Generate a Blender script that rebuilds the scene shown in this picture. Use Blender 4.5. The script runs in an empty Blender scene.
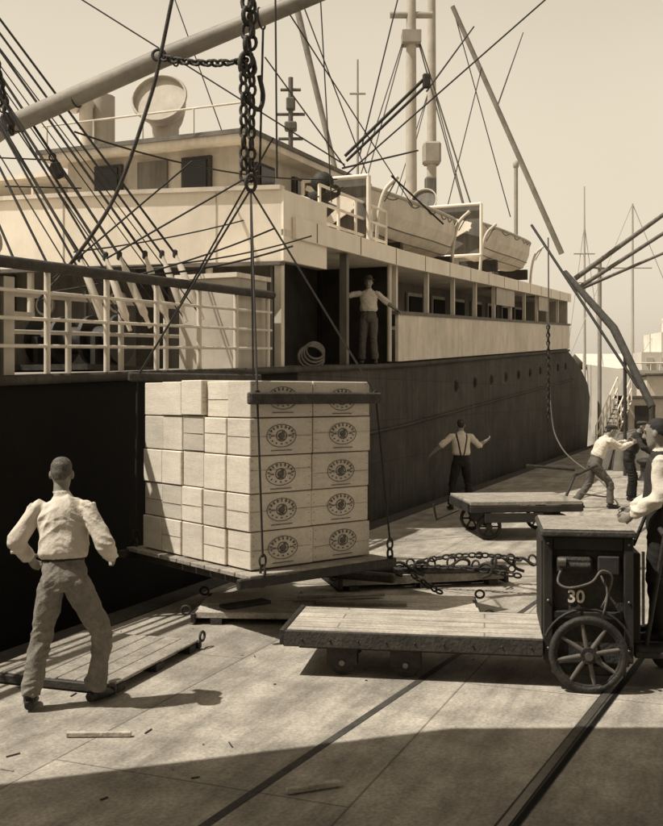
import bpy, bmesh, math, random
from mathutils import Vector, Matrix, noise
from mathutils.bvhtree import BVHTree
random.seed(7)
V=Vector
scene=bpy.context.scene
TINT=(1.0,0.895,0.745)
# ------------------------------------------------------------------ materials
def M(name,lum,rough=.8,var=.25,scale=3.0,bump=.2,bscale=30,stretch=(1,1,1),rot=0,metal=0,planks=None,tint=TINT,spec=.3,stain=0,fine=0,streak=0):
    m=bpy.data.materials.new(name); m.use_nodes=True
    nt=m.node_tree; N=nt.nodes; L=nt.links; b=N['Principled BSDF']
    tc=N.new('ShaderNodeTexCoord')
    rm=N.new('ShaderNodeMapping'); rm.inputs['Rotation'].default_value=(0,0,rot)
    L.new(tc.outputs['Object'],rm.inputs['Vector'])
    mp=N.new('ShaderNodeMapping'); mp.inputs['Scale'].default_value=stretch
    L.new(rm.outputs['Vector'],mp.inputs['Vector'])
    n1=N.new('ShaderNodeTexNoise'); n1.inputs['Scale'].default_value=scale; n1.inputs['Detail'].default_value=8; n1.inputs['Roughness'].default_value=.65
    L.new(mp.outputs['Vector'],n1.inputs['Vector'])
    r=N.new('ShaderNodeMapRange'); r.inputs[1].default_value=.3; r.inputs[2].default_value=.7
    r.inputs[3].default_value=lum*(1-var); r.inputs[4].default_value=min(.95,lum*(1+var))
    L.new(n1.outputs['Fac'],r.inputs[0])
    val=r.outputs[0]
    def mul(a,bb):
        x=N.new('ShaderNodeMath'); x.operation='MULTIPLY'
        L.new(a,x.inputs[0])
        if isinstance(bb,(int,float)): x.inputs[1].default_value=bb
        else: L.new(bb,x.inputs[1])
        return x.outputs[0]
    def layer(val,scale,vscale,lo,hi,a,bq,det=6):
        mm=N.new('ShaderNodeMapping'); mm.inputs['Scale'].default_value=vscale; L.new(rm.outputs['Vector'],mm.inputs['Vector'])
        n3=N.new('ShaderNodeTexNoise'); n3.inputs['Scale'].default_value=scale; n3.inputs['Detail'].default_value=det; n3.inputs['Roughness'].default_value=.7
        L.new(mm.outputs['Vector'],n3.inputs['Vector'])
        r3=N.new('ShaderNodeMapRange'); r3.inputs[1].default_value=lo; r3.inputs[2].default_value=hi; r3.inputs[3].default_value=a; r3.inputs[4].default_value=bq
        L.new(n3.outputs['Fac'],r3.inputs[0]); return mul(val,r3.outputs[0])
    if stain: val=layer(val,.55,(1,1,1),.35,.6,1-stain,1.05)
    if fine: val=layer(val,38,(1,1,1),.36,.6,1-fine,1.05,4)
    if streak: val=layer(val,1.0,streak[1],.36,.56,1-streak[0],1.0,7)
    hgt=None
    if planks:
        bw,bh,vert,dark=planks
        vec=rm.outputs['Vector']
        if vert:
            sp=N.new('ShaderNodeSeparateXYZ'); L.new(vec,sp.inputs[0])
            cb=N.new('ShaderNodeCombineXYZ'); L.new(sp.outputs[0],cb.inputs[0]); L.new(sp.outputs[2],cb.inputs[1]); vec=cb.outputs[0]
        br=N.new('ShaderNodeTexBrick'); L.new(vec,br.inputs['Vector'])
        br.inputs['Scale'].default_value=1; br.inputs['Brick Width'].default_value=bw; br.inputs['Row Height'].default_value=bh
        br.inputs['Mortar Size'].default_value=.008; br.inputs['Mortar Smooth'].default_value=.3
        br.inputs['Color1'].default_value=(1,1,1,1); br.inputs['Color2'].default_value=(.86,.86,.86,1); br.inputs['Mortar'].default_value=(dark,dark,dark,1)
        bb=N.new('ShaderNodeRGBToBW'); L.new(br.outputs['Color'],bb.inputs[0])
        val=mul(val,bb.outputs[0]); hgt=bb.outputs[0]
    cm=N.new('ShaderNodeVectorMath'); cm.operation='SCALE'; cm.inputs[0].default_value=tint; L.new(val,cm.inputs['Scale'])
    L.new(cm.outputs[0],b.inputs['Base Color'])
    rr=N.new('ShaderNodeMapRange'); rr.inputs[3].default_value=max(.05,rough-.12); rr.inputs[4].default_value=min(1,rough+.12)
    L.new(n1.outputs['Fac'],rr.inputs[0]); L.new(rr.outputs[0],b.inputs['Roughness'])
    b.inputs['Metallic'].default_value=metal
    b.inputs['Specular IOR Level'].default_value=spec
    if bump:
        n2=N.new('ShaderNodeTexNoise'); n2.inputs['Scale'].default_value=bscale; n2.inputs['Detail'].default_value=5
        L.new(mp.outputs['Vector'],n2.inputs['Vector'])
        h=n2.outputs['Fac']
        if hgt is not None:
            a=N.new('ShaderNodeMath'); a.operation='ADD'; L.new(mul(h,.5),a.inputs[0]); L.new(hgt,a.inputs[1]); h=a.outputs[0]
        bp=N.new('ShaderNodeBump'); bp.inputs['Strength'].default_value=bump; bp.inputs['Distance'].default_value=.02
        L.new(h,bp.inputs['Height']); L.new(bp.outputs[0],b.inputs['Normal'])
    return m
SR=-math.atan2(.9285,.3714)   # ship / quay direction onto X
m_quay=M('quay_paving',.43,.9,.24,2.2,.4,30,rot=SR,planks=(5.0,1.9,False,.5),stain=.32,fine=.3,streak=(.32,(.5,4,1)))
m_quaywall=M('quay_timber',.04,.9,.4,2)
m_water=M('harbour_water',.012,.15,.2,1.0,.5,2.5,spec=.5)
m_black=M('black_and_bow_shade',.008,.75,.5,2,.15,20,spec=.1)  # plain black for small parts; on the bow it carries painted shade
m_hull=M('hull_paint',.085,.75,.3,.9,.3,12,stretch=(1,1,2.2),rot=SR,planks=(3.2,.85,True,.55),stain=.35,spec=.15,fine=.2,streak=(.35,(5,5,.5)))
m_white=M('white_paint',.84,.6,.07,1.5,.06,20,stain=.08,streak=(.08,(3,3,.5)))
m_whiteold=M('old_white_paint',.70,.7,.12,2.5,.08,20,stain=.15,streak=(.15,(4,4,.5)))
m_beige=M('beige_paint',.48,.7,.14,2,.08,20,stain=.15,streak=(.12,(4,4,.5)))
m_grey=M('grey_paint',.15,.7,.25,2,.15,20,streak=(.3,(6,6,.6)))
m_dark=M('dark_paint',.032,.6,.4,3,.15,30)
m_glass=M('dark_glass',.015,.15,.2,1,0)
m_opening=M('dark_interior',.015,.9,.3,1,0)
m_iron=M('rusty_iron',.04,.6,.5,12,.4,60,metal=.2)
m_steel=M('worn_steel',.2,.4,.3,15,.2,60,metal=.7)
m_rope=M('manila_rope',.14,.9,.3,20,.5,120)
m_wire=M('wire_rope',.03,.7,.3,20,.2,120)
m_deck=M('deck_planks',.3,.85,.2,4,.2,30,rot=SR,planks=(4,.14,False,.5))
m_spar=M('spar_varnish',.27,.6,.2,3,.15,20,streak=(.3,(1,1,1)))
m_mast=M('mast_paint',.32,.7,.15,2,.1,20)
m_masth=M('mast_paint_hazed',.42,.8,.15,2,.1,20)  # paler copy of the mast colour, distance haze mixed into it
m_wood=M('weathered_timber',.34,.85,.3,5,.4,40,stain=.25,fine=.3)
m_woodd=M('dark_timber',.06,.85,.4,6,.4,40,fine=.3)
m_bed=M('worn_platform',.5,.8,.22,5,.3,40,rot=math.radians(8.7),planks=(2.3,.17,False,.45),fine=.3,streak=(.35,(1,14,1)))
m_sling=M('sling_board_planks',.52,.85,.25,4,.35,40,rot=math.radians(3.5),fine=.3,streak=(.3,(1.5,14,1)))
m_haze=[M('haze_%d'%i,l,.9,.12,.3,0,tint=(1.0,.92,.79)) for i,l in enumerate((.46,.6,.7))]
crm=[M('crate_wood_%d'%i,l,.8,.10,2.5,.12,14,stretch=(1,1,6),rot=math.radians(-40),fine=.08,stain=.15) for i,l in enumerate((.56,.62,.68,.5,.72))]
m_ink=M('stencil_ink',.12,.8,.5,30,0)
m_gap=M('crate_shadow_gap',.12,.9,.2,3,0)
m_tarp=M('tarpaulin',.14,.9,.3,3,.4,25)
# ------------------------------------------------------------------ mesh builder
class MB:
    def __init__(s): s.v=[]; s.f=[]; s.mi=[]; s.sm=[]; s.mats=[]
    def mat(s,m):
        if m not in s.mats: s.mats.append(m)
        return s.mats.index(m)
    def add(s,vs,fs,m,smooth=False):
        o=len(s.v); i=s.mat(m)
        s.v+= [tuple(x) for x in vs]
        for f in fs: s.f.append(tuple(o+k for k in f)); s.mi.append(i); s.sm.append(smooth)
    def hexa(s,c,m):
        s.add(c,[(0,3,2,1),(4,5,6,7),(0,1,5,4),(1,2,6,5),(2,3,7,6),(3,0,4,7)],m)
    def box(s,c,size,m,ax=V((1,0,0)),ay=V((0,1,0)),az=V((0,0,1)),bev=0):
        c=V(c); hx,hy,hz=[k/2 for k in size]; ax=V(ax);ay=V(ay);az=V(az)
        if bev<=0:
            P=[c+ax*a*hx+ay*b*hy+az*d*hz for d in(-1,1) for a,b in((-1,-1),(1,-1),(1,1),(-1,1))]
            s.hexa(P,m); return
        bm=bmesh.new(); bmesh.ops.create_cube(bm,size=2)
        for v in bm.verts: v.co=V((v.co.x*hx,v.co.y*hy,v.co.z*hz))
        bmesh.ops.bevel(bm,geom=list(bm.edges),offset=bev,segments=1,affect='EDGES')
        bm.verts.index_update()
        s.add([c+ax*v.co.x+ay*v.co.y+az*v.co.z for v in bm.verts],[[v.index for v in f.verts] for f in bm.faces],m); bm.free()
    def path(s,pts,radii,m,n=8,caps=True,smooth=True):
        pts=[V(p) for p in pts]
        if isinstance(radii,(int,float)): radii=[radii]*len(pts)
        t=(pts[1]-pts[0]).normalized()
        ref=V((0,0,1)) if abs(t.z)<.9 else V((1,0,0))
        side=t.cross(ref).normalized(); vs=[];fs=[]
        for i,p in enumerate(pts):
            if i==0: t=(pts[1]-pts[0])
            elif i==len(pts)-1: t=pts[-1]-pts[-2]
            else: t=(pts[i+1]-pts[i]).normalized()+(pts[i]-pts[i-1]).normalized()
            t.normalize(); side=(side-t*side.dot(t)).normalized(); up=t.cross(side)
            for k in range(n):
                a=2*math.pi*k/n; vs.append(p+(side*math.cos(a)+up*math.sin(a))*radii[i])
        for i in range(len(pts)-1):
            for k in range(n):
                k2=(k+1)%n; fs.append((i*n+k,i*n+k2,(i+1)*n+k2,(i+1)*n+k))
        s.add(vs,fs,m,smooth)
        if caps:
            e=(len(pts)-1)*n
            s.add([vs[k] for k in range(n)],[tuple(reversed(range(n)))],m); s.add([vs[e+k] for k in range(n)],[tuple(range(n))],m)
    def cyl(s,p0,p1,r0,m,r1=None,n=12): s.path([p0,p1],[r0,r0 if r1 is None else r1],m,n)
    def ell(s,c,r,m,ax=V((1,0,0)),ay=V((0,1,0)),az=V((0,0,1)),nu=14,nv=8):
        c=V(c); vs=[c-V(az)*r[2]]; fs=[]
        for j in range(1,nv):
            p=-math.pi/2+math.pi*j/nv
            for i in range(nu):
                a=2*math.pi*i/nu; vs.append(c+V(ax)*r[0]*math.cos(p)*math.cos(a)+V(ay)*r[1]*math.cos(p)*math.sin(a)+V(az)*r[2]*math.sin(p))
        vs.append(c+V(az)*r[2]); e=len(vs)-1
        for i in range(nu):
            i2=(i+1)%nu; fs.append((0,1+i2,1+i))
            for j in range(nv-2): fs.append((1+j*nu+i,1+j*nu+i2,1+(j+1)*nu+i2,1+(j+1)*nu+i))
            fs.append((e,1+(nv-2)*nu+i,1+(nv-2)*nu+i2))
        s.add(vs,fs,m,True)
    def torus(s,c,ax,ay,R1,R2,r,m,n=20,k=6):
        c=V(c);ax=V(ax).normalized();ay=V(ay).normalized();az=ax.cross(ay); vs=[];fs=[]
        for i in range(n):
            a=2*math.pi*i/n; d=ax*math.cos(a)*R1+ay*math.sin(a)*R2; o=(ax*math.cos(a)+ay*math.sin(a)).normalized()
            for j in range(k):
                b=2*math.pi*j/k; vs.append(c+d+o*r*math.cos(b)+az*r*math.sin(b))
        for i in range(n):
            for j in range(k):
                i2=(i+1)%n;j2=(j+1)%k; fs.append((i*k+j,i2*k+j,i2*k+j2,i*k+j2))
        s.add(vs,fs,m,True)
    def chain(s,p0,p1,L,m,r=None,sag=0):
        p0=V(p0);p1=V(p1); d=(p1-p0).length; n=max(1,int(d/(L*.72))); r=r or L*.13
        for i in range(n):
            f=(i+.5)/n; c=p0.lerp(p1,f); c.z-=sag*4*f*(1-f)
            t=(p1-p0); t.z-=sag*4*(1-2*f); t.normalize()
            ref=V((0,1,0)) if abs(t.y)<.9 else V((1,0,0)); sd=t.cross(ref).normalized(); up=t.cross(sd)
            a=math.radians(25+random.uniform(-14,14))+(math.pi/2 if i%2 else 0); w=sd*math.cos(a)+up*math.sin(a)
            s.torus(c,t,w,L*.5-r*.6,L*.29,r,m,12,6)
    def wire(s,p0,p1,r,m,sag=0,n=8):
        p0=V(p0);p1=V(p1); pts=[]
        k=10 if sag else 1
        for i in range(k+1):
            f=i/k; q=p0.lerp(p1,f); q.z-=sag*4*f*(1-f); pts.append(q)
        s.path(pts,r,m,6)
    def obj(s,name,parent=None):
        me=bpy.data.meshes.new(name); me.from_pydata(s.v,[],s.f)
        for m in s.mats: me.materials.append(m)
        me.polygons.foreach_set('material_index',s.mi); me.polygons.foreach_set('use_smooth',s.sm); me.update()
        o=bpy.data.objects.new(name,me); scene.collection.objects.link(o)
        if parent: o.parent=parent
        return o
def empty(name):
    o=bpy.data.objects.new(name,None); scene.collection.objects.link(o); return o
def spline(pts,k=6):
    pts=[V(p) for p in pts]; P=[pts[0]*2-pts[1]]+pts+[pts[-1]*2-pts[-2]]; out=[]
    for i in range(1,len(P)-2):
        for j in range(k):
            t=j/k; a,b,c,d=P[i-1],P[i],P[i+1],P[i+2]
            out.append(.5*((2*b)+(c-a)*t+(2*a-5*b+4*c-d)*t*t+(3*b-a-3*c+d)*t**3))
    out.append(pts[-1]); return out
# ------------------------------------------------------------------ quay, water
def ex(Y): return -5.92+.4*Y
q=MB()
q.add([(ex(-40),-40,0),(400,-40,0),(400,95,0),(ex(95),95,0)],[(0,1,2,3)],m_quay)
o=q.obj('quay_ground')
q=MB()
dv=V((.3714,.9285,0)); nv=V((-.9285,.3714,0))
q.box(V((ex(27),27,-.13))+nv*.16,(140,.3,.28),m_woodd,dv,nv)
q.box(V((ex(27),27,-2.2))+nv*.1,(140,.2,3.9),m_quaywall,dv,nv)
for i in range(26):
    q.cyl(V((ex(2+i*2.4),2+i*2.4,-4))+nv*.3,V((ex(2+i*2.4),2+i*2.4,-.3))+nv*.3,.15,m_quaywall)
q.obj('quay_wall')
q=MB(); q.add([(-4000,-400,-2.6),(4000,-400,-2.6),(4000,6000,-2.6),(-4000,6000,-2.6)],[(0,1,2,3)],m_water); q.obj('harbour_water')
def rail(p0,p1,wd,inner):
    b=MB(); p0=V(p0);p1=V(p1); d=(p1-p0).normalized(); s=V((-d.y,d.x,0)); L=(p1-p0).length
    def strip(off,w,z,m):
        n=60; vs=[];fs=[]
        for i in range(n+1):
            c=p0+d*L*i/n; j=(noise.noise(V((i*1.7,off*9+w*30,0))))*w*.18
            a=c+s*(off-w/2+j); e=c+s*(off+w/2+j); vs+=[(a.x,a.y,z),(e.x,e.y,z)]
        for i in range(n): fs.append((2*i,2*i+2,2*i+3,2*i+1))
        b.add(vs,fs,m)
    strip(0,wd,.004,m_woodd)
    if inner: strip(.025,.05,.009,m_steel); strip(-.035,.03,.008,m_black)
    return b.obj('crane_rail')
dr=V((.51,1,0)).normalized()
p=V((-.478,5.46,0)); rail(p-dr*6,p+dr*75,.055,False)
p=V((1.0,5.3,0)); rail(p-dr*6,p+dr*75,.12,True)
b=MB()
for i in range(60):
    x=-900+i*36; h=14+10*noise.noise(V((i*.21,0,0)))+4*noise.noise(V((i*.9,3,0)))
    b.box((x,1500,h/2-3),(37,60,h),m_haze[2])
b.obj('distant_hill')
for (x,y,w,h) in ((66,185,40,7),(116,190,44,8.5)):
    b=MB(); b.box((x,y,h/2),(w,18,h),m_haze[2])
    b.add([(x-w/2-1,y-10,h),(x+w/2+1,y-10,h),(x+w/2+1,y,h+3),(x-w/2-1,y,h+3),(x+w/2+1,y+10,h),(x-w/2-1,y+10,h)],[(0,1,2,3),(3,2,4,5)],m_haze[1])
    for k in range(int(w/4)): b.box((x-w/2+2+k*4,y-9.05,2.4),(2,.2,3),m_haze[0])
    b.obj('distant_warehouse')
b=MB(); DX=4
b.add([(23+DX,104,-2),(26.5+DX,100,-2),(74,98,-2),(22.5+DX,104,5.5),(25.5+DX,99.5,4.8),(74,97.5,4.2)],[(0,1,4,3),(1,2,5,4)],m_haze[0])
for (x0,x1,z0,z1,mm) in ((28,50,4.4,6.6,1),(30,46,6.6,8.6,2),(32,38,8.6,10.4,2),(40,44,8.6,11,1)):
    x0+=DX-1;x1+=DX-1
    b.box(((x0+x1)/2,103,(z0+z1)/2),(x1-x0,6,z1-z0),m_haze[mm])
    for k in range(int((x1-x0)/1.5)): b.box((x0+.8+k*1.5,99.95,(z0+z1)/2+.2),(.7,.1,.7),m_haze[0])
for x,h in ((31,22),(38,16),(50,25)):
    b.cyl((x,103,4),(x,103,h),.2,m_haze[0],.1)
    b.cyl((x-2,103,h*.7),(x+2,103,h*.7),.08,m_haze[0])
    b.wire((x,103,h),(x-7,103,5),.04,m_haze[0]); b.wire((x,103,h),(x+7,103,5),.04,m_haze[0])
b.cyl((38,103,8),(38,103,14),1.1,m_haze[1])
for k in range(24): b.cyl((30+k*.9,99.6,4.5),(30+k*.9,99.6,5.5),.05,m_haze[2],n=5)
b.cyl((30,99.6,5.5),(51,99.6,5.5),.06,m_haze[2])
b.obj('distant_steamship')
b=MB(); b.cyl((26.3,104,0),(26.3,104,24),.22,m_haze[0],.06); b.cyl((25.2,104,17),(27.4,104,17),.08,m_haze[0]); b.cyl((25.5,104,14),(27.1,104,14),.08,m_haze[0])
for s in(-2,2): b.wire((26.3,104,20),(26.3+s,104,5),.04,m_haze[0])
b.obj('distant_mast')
# ------------------------------------------------------------------ the ship
ship=empty('cargo_ship')
def sh(u): return (.06 if u>21.6 else .043)*(u-21.6)
def S(u,v,z): return V((-7.16+.4*u-.9285*v, u+.3714*v, z+sh(u)))
def sbox(b,u0,u1,v0,v1,z0,z1,m):
    if u0<21.5 and u1>21.7: sbox(b,u0,21.6,v0,v1,z0,z1,m); sbox(b,21.6,u1,v0,v1,z0,z1,m); return
    b.hexa([S(u0,v1,z0),S(u0,v0,z0),S(u1,v0,z0),S(u1,v1,z0),S(u0,v1,z1),S(u0,v0,z1),S(u1,v0,z1),S(u1,v1,z1)],m)
b=MB(); rows=[]
zs=[-3.6,-2.2,-.8,.4,1.2,1.9,2.5,2.9]
for z in zs:
    ue=52.6-max(0,z-.5)**1.6*1.75-(max(0,-z)*1.5); row=[]
    us=[-6,0,8,16.5,21.6]+[21.6+(ue-2-21.6)*i/6 for i in range(1,7)]
    for u in us:
        zz=z if z>0 else z-sh(u)
        row.append(S(u,0,zz))
    for i in range(1,9):
        a=math.pi/2*i/8; row.append(S(ue-2+math.sin(a)*2.6,(1-math.cos(a))*6.5, z if z>0 else z-sh(ue)))
    row.append(S(ue-2,13,z)); row.append(S(-6,13,z)); row.append(S(-14,6.5,z+.3)); row.append(row[0].copy())
    rows.append(row)
n=len(rows[0])
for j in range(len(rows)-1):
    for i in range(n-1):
        mm=m_black if i<3 else m_hull  # forward plates near black: shade put into the hull colour
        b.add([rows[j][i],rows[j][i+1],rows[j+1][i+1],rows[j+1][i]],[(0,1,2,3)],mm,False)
b.path([S(u,-.05,2.86) for u in(-6,10,21.6,36,43.5)],.06,m_hull,6)
b.path([S(u,-.04,1.55) for u in(17,21.6,36,45)],.035,m_hull,6)
for k in range(10):
    u=26+k*1.9; 
    b.cyl(S(u,.02,2.2),S(u,-.03,2.2),.15,m_hull,n=16); b.cyl(S(u,.0,2.2),S(u,-.045,2.2),.11,m_opening,n=14)
b.obj('hull',ship)
b=MB()
sbox(b,-6,45,.1,12.9,2.8,2.9,m_deck)
sbox(b,15.9,44,-.05,13,5.0,5.1,m_whiteold)
sbox(b,16.2,43.9,-.12,-.052,4.98,5.33,m_white)
for k in range(14): sbox(b,17+k*2,17.03+k*2,-.126,-.119,4.99,5.32,m_grey)
for k in range(11):
    sbox(b,21.4+k*2.06,21.4+k*2.06+2.05,-.03,.04,2.95,3.95,m_whiteold)
sbox(b,21.3,44.1,-.07,.09,3.95,4.03,m_grey)
for k in range(11): sbox(b,21.5+k*2.24,21.60+k*2.24,.05,.15,4.03,5.0,m_whiteold)
sbox(b,16.0,16.12,.05,.17,2.9,5.0,m_whiteold)
sbox(b,18.6,18.72,.0,.14,2.9,4.98,m_grey)
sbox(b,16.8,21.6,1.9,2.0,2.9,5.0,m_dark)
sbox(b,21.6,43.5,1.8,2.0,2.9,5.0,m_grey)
for k in range(9):
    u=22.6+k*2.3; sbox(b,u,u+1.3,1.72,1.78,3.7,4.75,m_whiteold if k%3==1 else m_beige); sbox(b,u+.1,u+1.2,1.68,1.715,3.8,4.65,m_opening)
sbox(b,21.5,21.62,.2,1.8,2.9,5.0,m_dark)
sbox(b,43.5,43.7,.0,12,2.9,5.0,m_beige)
sbox(b,16.7,16.8,.6,12.3,2.9,4.98,m_grey)
for v in (2.0,3.6,5.2,6.8,8.4): b.cyl(S(16.7,v,4.1),S(16.64,v,4.1),.2,m_whiteold,n=18); b.cyl(S(16.66,v,4.1),S(16.62,v,4.1),.15,m_glass,n=16)
sbox(b,16.62,16.69,2.6,3.2,2.9,4.7,m_woodd); sbox(b,16.62,16.69,5.9,6.5,2.9,4.7,m_woodd)
for (u0,u1) in ((30.5,33.0),(37.2,39.2)): sbox(b,u0,u1,.0,.03,4.45,4.98,m_beige)
b.obj('superstructure',ship)
b=MB()
def uf(v): return 15.9-1.1*math.sin(math.pi*min(max(v/13,0),1))
BD=-.13
vsn=[13*i/26 for i in range(27)]
for i in range(26):
    v0,v1=vsn[i],vsn[i+1]
    for (z0,z1,off,m) in ((4.72,5.86,0,m_white),(5.86,5.93,-.05,m_whiteold),(4.66,4.72,-.04,m_grey)):
        o0,o1=off,-off+.07; z0+=BD; z1+=BD
        b.hexa([S(uf(v0)+o1,v0,z0),S(uf(v0)+o0,v0,z0),S(uf(v1)+o0,v1,z0),S(uf(v1)+o1,v1,z0),S(uf(v0)+o1,v0,z1),S(uf(v0)+o0,v0,z1),S(uf(v1)+o0,v1,z1),S(uf(v1)+o1,v1,z1)],m)
    b.add([S(uf(v0),v0,4.8),S(uf(v1),v1,4.8),S(16.9,v1,4.8),S(16.9,v0,4.8)],[(0,1,2,3)],m_whiteold)
    if i%5==2: b.hexa([S(uf(v0)-.008,v0,4.61),S(uf(v0)-.012,v0+.02,4.61),S(uf(v0)-.0,v0+.02,4.61),S(uf(v0)+.01,v0,4.61),S(uf(v0)-.008,v0,5.71),S(uf(v0)-.012,v0+.02,5.71),S(uf(v0)-.0,v0+.02,5.71),S(uf(v0)+.01,v0,5.71)],m_beige)
sbox(b,15.9,17.6,-.04,.03,4.6,5.73,m_white)
for v in (1.2,4.2,7.2,10.2): b.cyl(S(uf(v)+.15,v,2.9),S(uf(v)+.15,v,4.8),.06,m_whiteold)
b.obj('bridge_front',ship)
b=MB()
sbox(b,17.8,22.6,1.8,5.6,5.1,7.0,m_beige)
sbox(b,17.45,23,1.4,6.0,7.0,7.12,m_whiteold); sbox(b,17.4,23.05,1.35,6.05,7.12,7.2,m_grey)
for v in (2.35,4.3):
    sbox(b,17.72,17.8,v,v+.62,6.0,6.85,m_woodd); sbox(b,17.69,17.73,v+.07,v+.55,6.07,6.78,m_glass)
sbox(b,17.74,17.8,3.3,3.95,5.1,6.85,m_grey)
for u in (18.4,20.0,21.4): sbox(b,u,u+.7,1.72,1.8,6.0,6.8,m_woodd); sbox(b,u+.08,u+.62,1.69,1.725,6.07,6.73,m_glass)
sbox(b,17.9,22,6.05,13,6.8,6.9,m_whiteold)
sbox(b,20,22.6,5.6,12,5.1,6.8,m_grey)
for v in (6.6,8.2,10,12): b.cyl(S(18,v,5.0),S(18,v,6.8),.05,m_whiteold)
for v in (7.0,8.8): sbox(b,19.93,20,v,v+.7,5.8,6.6,m_opening)
for v in (1.5,2.6,3.7,4.8,5.9): b.cyl(S(17.55,v,7.2),S(17.55,v,7.7),.02,m_whiteold)
b.cyl(S(17.55,1.4,7.7),S(17.55,6,7.7),.02,m_whiteold)
for (u0,u1,z0) in ((17.6,21.0,5.1),):
    for k in range(5):
        u=u0+(u1-u0)*k/4; b.cyl(S(u,.1,z0),S(u,.1,z0+1.0),.03,m_white)
    for dz in (.35,.68,1.0): b.cyl(S(u0,.1,z0+dz),S(u1,.1,z0+dz),.026,m_white)
sbox(b,25,42,2.8,10,5.1,6.5,m_beige); sbox(b,24.8,42.2,2.6,10.2,6.5,6.6,m_whiteold)
sbox(b,28,32,4,8,6.6,8.0,m_beige); 
for k in range(7): sbox(b,26+k*2.2,26.7+k*2.2,2.74,2.8,5.7,6.2,m_opening)
b.obj('wheelhouse',ship)
def cowl(b,base,h,r,face,m,inner):
    base=V(base); face=V(face).normalized(); top=base+V((0,0,h))
    pts=spline([base,top-V((0,0,r*1.2)),top-V((0,0,r*.3))+face*r*.1,top+face*r*.9],6)
    rad=[]
    for i in range(len(pts)):
        f=i/(len(pts)-1); rad.append(r*(.5 if f<.45 else .5+.5*((f-.45)/.55)**.7))
    b.path(pts,rad,m,24,caps=False)
    e=pts[-1]; t=(pts[-1]-pts[-2]).normalized(); sd=t.cross(V((0,0,1))).normalized(); up=t.cross(sd)
    b.torus(e,sd,up,r,r,r*.05,m,28,6)
    vs=[e-t*r*.15+(sd*math.cos(a)+up*math.sin(a))*r*.96 for a in [2*math.pi*i/24 for i in range(24)]]
    b.add(vs,[tuple(range(24))],inner)
b=MB(); cowl(b,(-3.85,23.2,6.8),2.1,.62,(-.1,-1,.1),m_beige,m_beige)
cowl(b,(-5.4,22,6.8),1.9,.3,(-1,-.2,0),m_whiteold,m_grey); b.cyl((-5.15,22.4,6.8),(-5.15,22.4,8.9),.3,m_beige)
cowl(b,(-3.72,10.8,2.3),1.6,.26,(-.5,-1,0),m_beige,m_whiteold)
for (u,v,z,h) in ((33,3,6.6,1.5),(36.5,3,6.6,1.4)): cowl(b,S(u,v,z),h,.45,(-.4,-1,0),m_whiteold,m_grey)
b.obj('ventilators',ship)
b=MB()
b.cyl((-1.0,24.5,6),(-1.0,24.5,10.0),.06,m_grey); 
for z,w in ((9.1,.35),(9.7,.25),(8.5,.3)): b.cyl((-1.0-w,24.5,z),(-1.0+w,24.5,z),.04,m_grey)
b.box((-1.0,24.5,9.35),(.22,.22,.3),m_grey,bev=.03); b.box((-1.0,24.5,8.8),(.3,.3,.2),m_grey,bev=.03)
def mast(p,ztop,r,mm):
    p=V(p); b.cyl(p,(p.x,p.y,ztop),r,mm,r*.6,16)
p1=S(40.3,6,5); p2=S(43.2,6,5)
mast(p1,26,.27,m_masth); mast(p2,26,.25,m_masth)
b.cyl((p1.x-.9,p1.y,18.4),(p1.x+.9,p1.y,18.4),.14,m_mast); b.box((p1.x,p1.y,17.4),(.8,.8,.5),m_mast)
b.box((p2.x,p2.y,13.2),(.8,.8,1.0),m_mast,bev=.1); b.box((p2.x-.1,p2.y-.4,11.6),(.5,.5,.9),m_grey,bev=.08)
for s in(-1,1):
    for q_ in (0,.5): b.wire((p1.x,p1.y,18.4),(p1.x+s*(3.6-q_),p1.y,7),.03,m_grey); b.wire((p2.x,p2.y,16.5),(p2.x+s*(3-q_),p2.y,7),.026,m_grey)
b.cyl((1.15,44,6),(1.15,44,17),.09,m_mast,.04); b.cyl((.8,44,15.5),(1.5,44,15.5),.05,m_mast)
b.cyl((8.3,45,6),(8.3,45,12.6),.09,m_mast); b.ell((8.3,45,12.6),(.14,.14,.2),m_mast)
b.obj('masts',ship)
b=MB()
b.cyl((-1.62,35,17.5),(.25,35,9.6),.12,m_spar,.09); 
b.cyl((4.6,38,17),(8.75,38,7.6),.09,m_spar,.11)
b.obj('derrick_booms',ship)
b=MB()
b.path([(-5.2,13.6,5.32),(-4.31,13,5.66),(-2.1,12.2,6.31),(.04,11.5,6.9),(1.2,11.1,7.2)],[.13,.128,.12,.09,.07],m_spar,20)
for f in (.25,.55,.8):
    c=V((-4.31,13,5.66)).lerp(V((.04,11.5,6.9)),f); b.torus(c,(0,.35,.93),(.3,.9,-.3),.125,.125,.012,m_iron,18,6)
b.obj('cargo_boom',ship)
b=MB()
b.path([S(u,0,4.03) for u in (4,9,12,15.6)],.062,m_woodd,8)
for dz in (3.2,3.48,3.76): b.path([S(u,.02,dz) for u in (4,9,12,15.6)],.022,m_whiteold,6)
for k in range(12):
    u=4.5+k*1.0; b.cyl(S(u,.03,2.9),S(u,.03,4.0),.035,m_whiteold,n=8)
for k in range(6):
    b.cyl(S(9+k*1.1,1.2,2.9),S(9+k*1.1,1.2,3.85),.04,m_beige,n=8)
b.path([S(u,1.2,3.85) for u in (9,15)],.04,m_beige,6); b.path([S(u,1.2,3.4) for u in (9,15)],.03,m_beige,6)
sbox(b,9.55,9.9,.1,.35,2.9,4.15,m_woodd); sbox(b,9.95,10.1,.1,.5,2.9,3.9,m_beige)
sbox(b,14.7,15.7,.15,1.1,2.9,4.25,m_beige); sbox(b,14.65,15.75,.1,1.15,4.25,4.32,m_whiteold)
sbox(b,14.75,14.8,.3,.9,3.0,4.0,m_grey)
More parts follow.
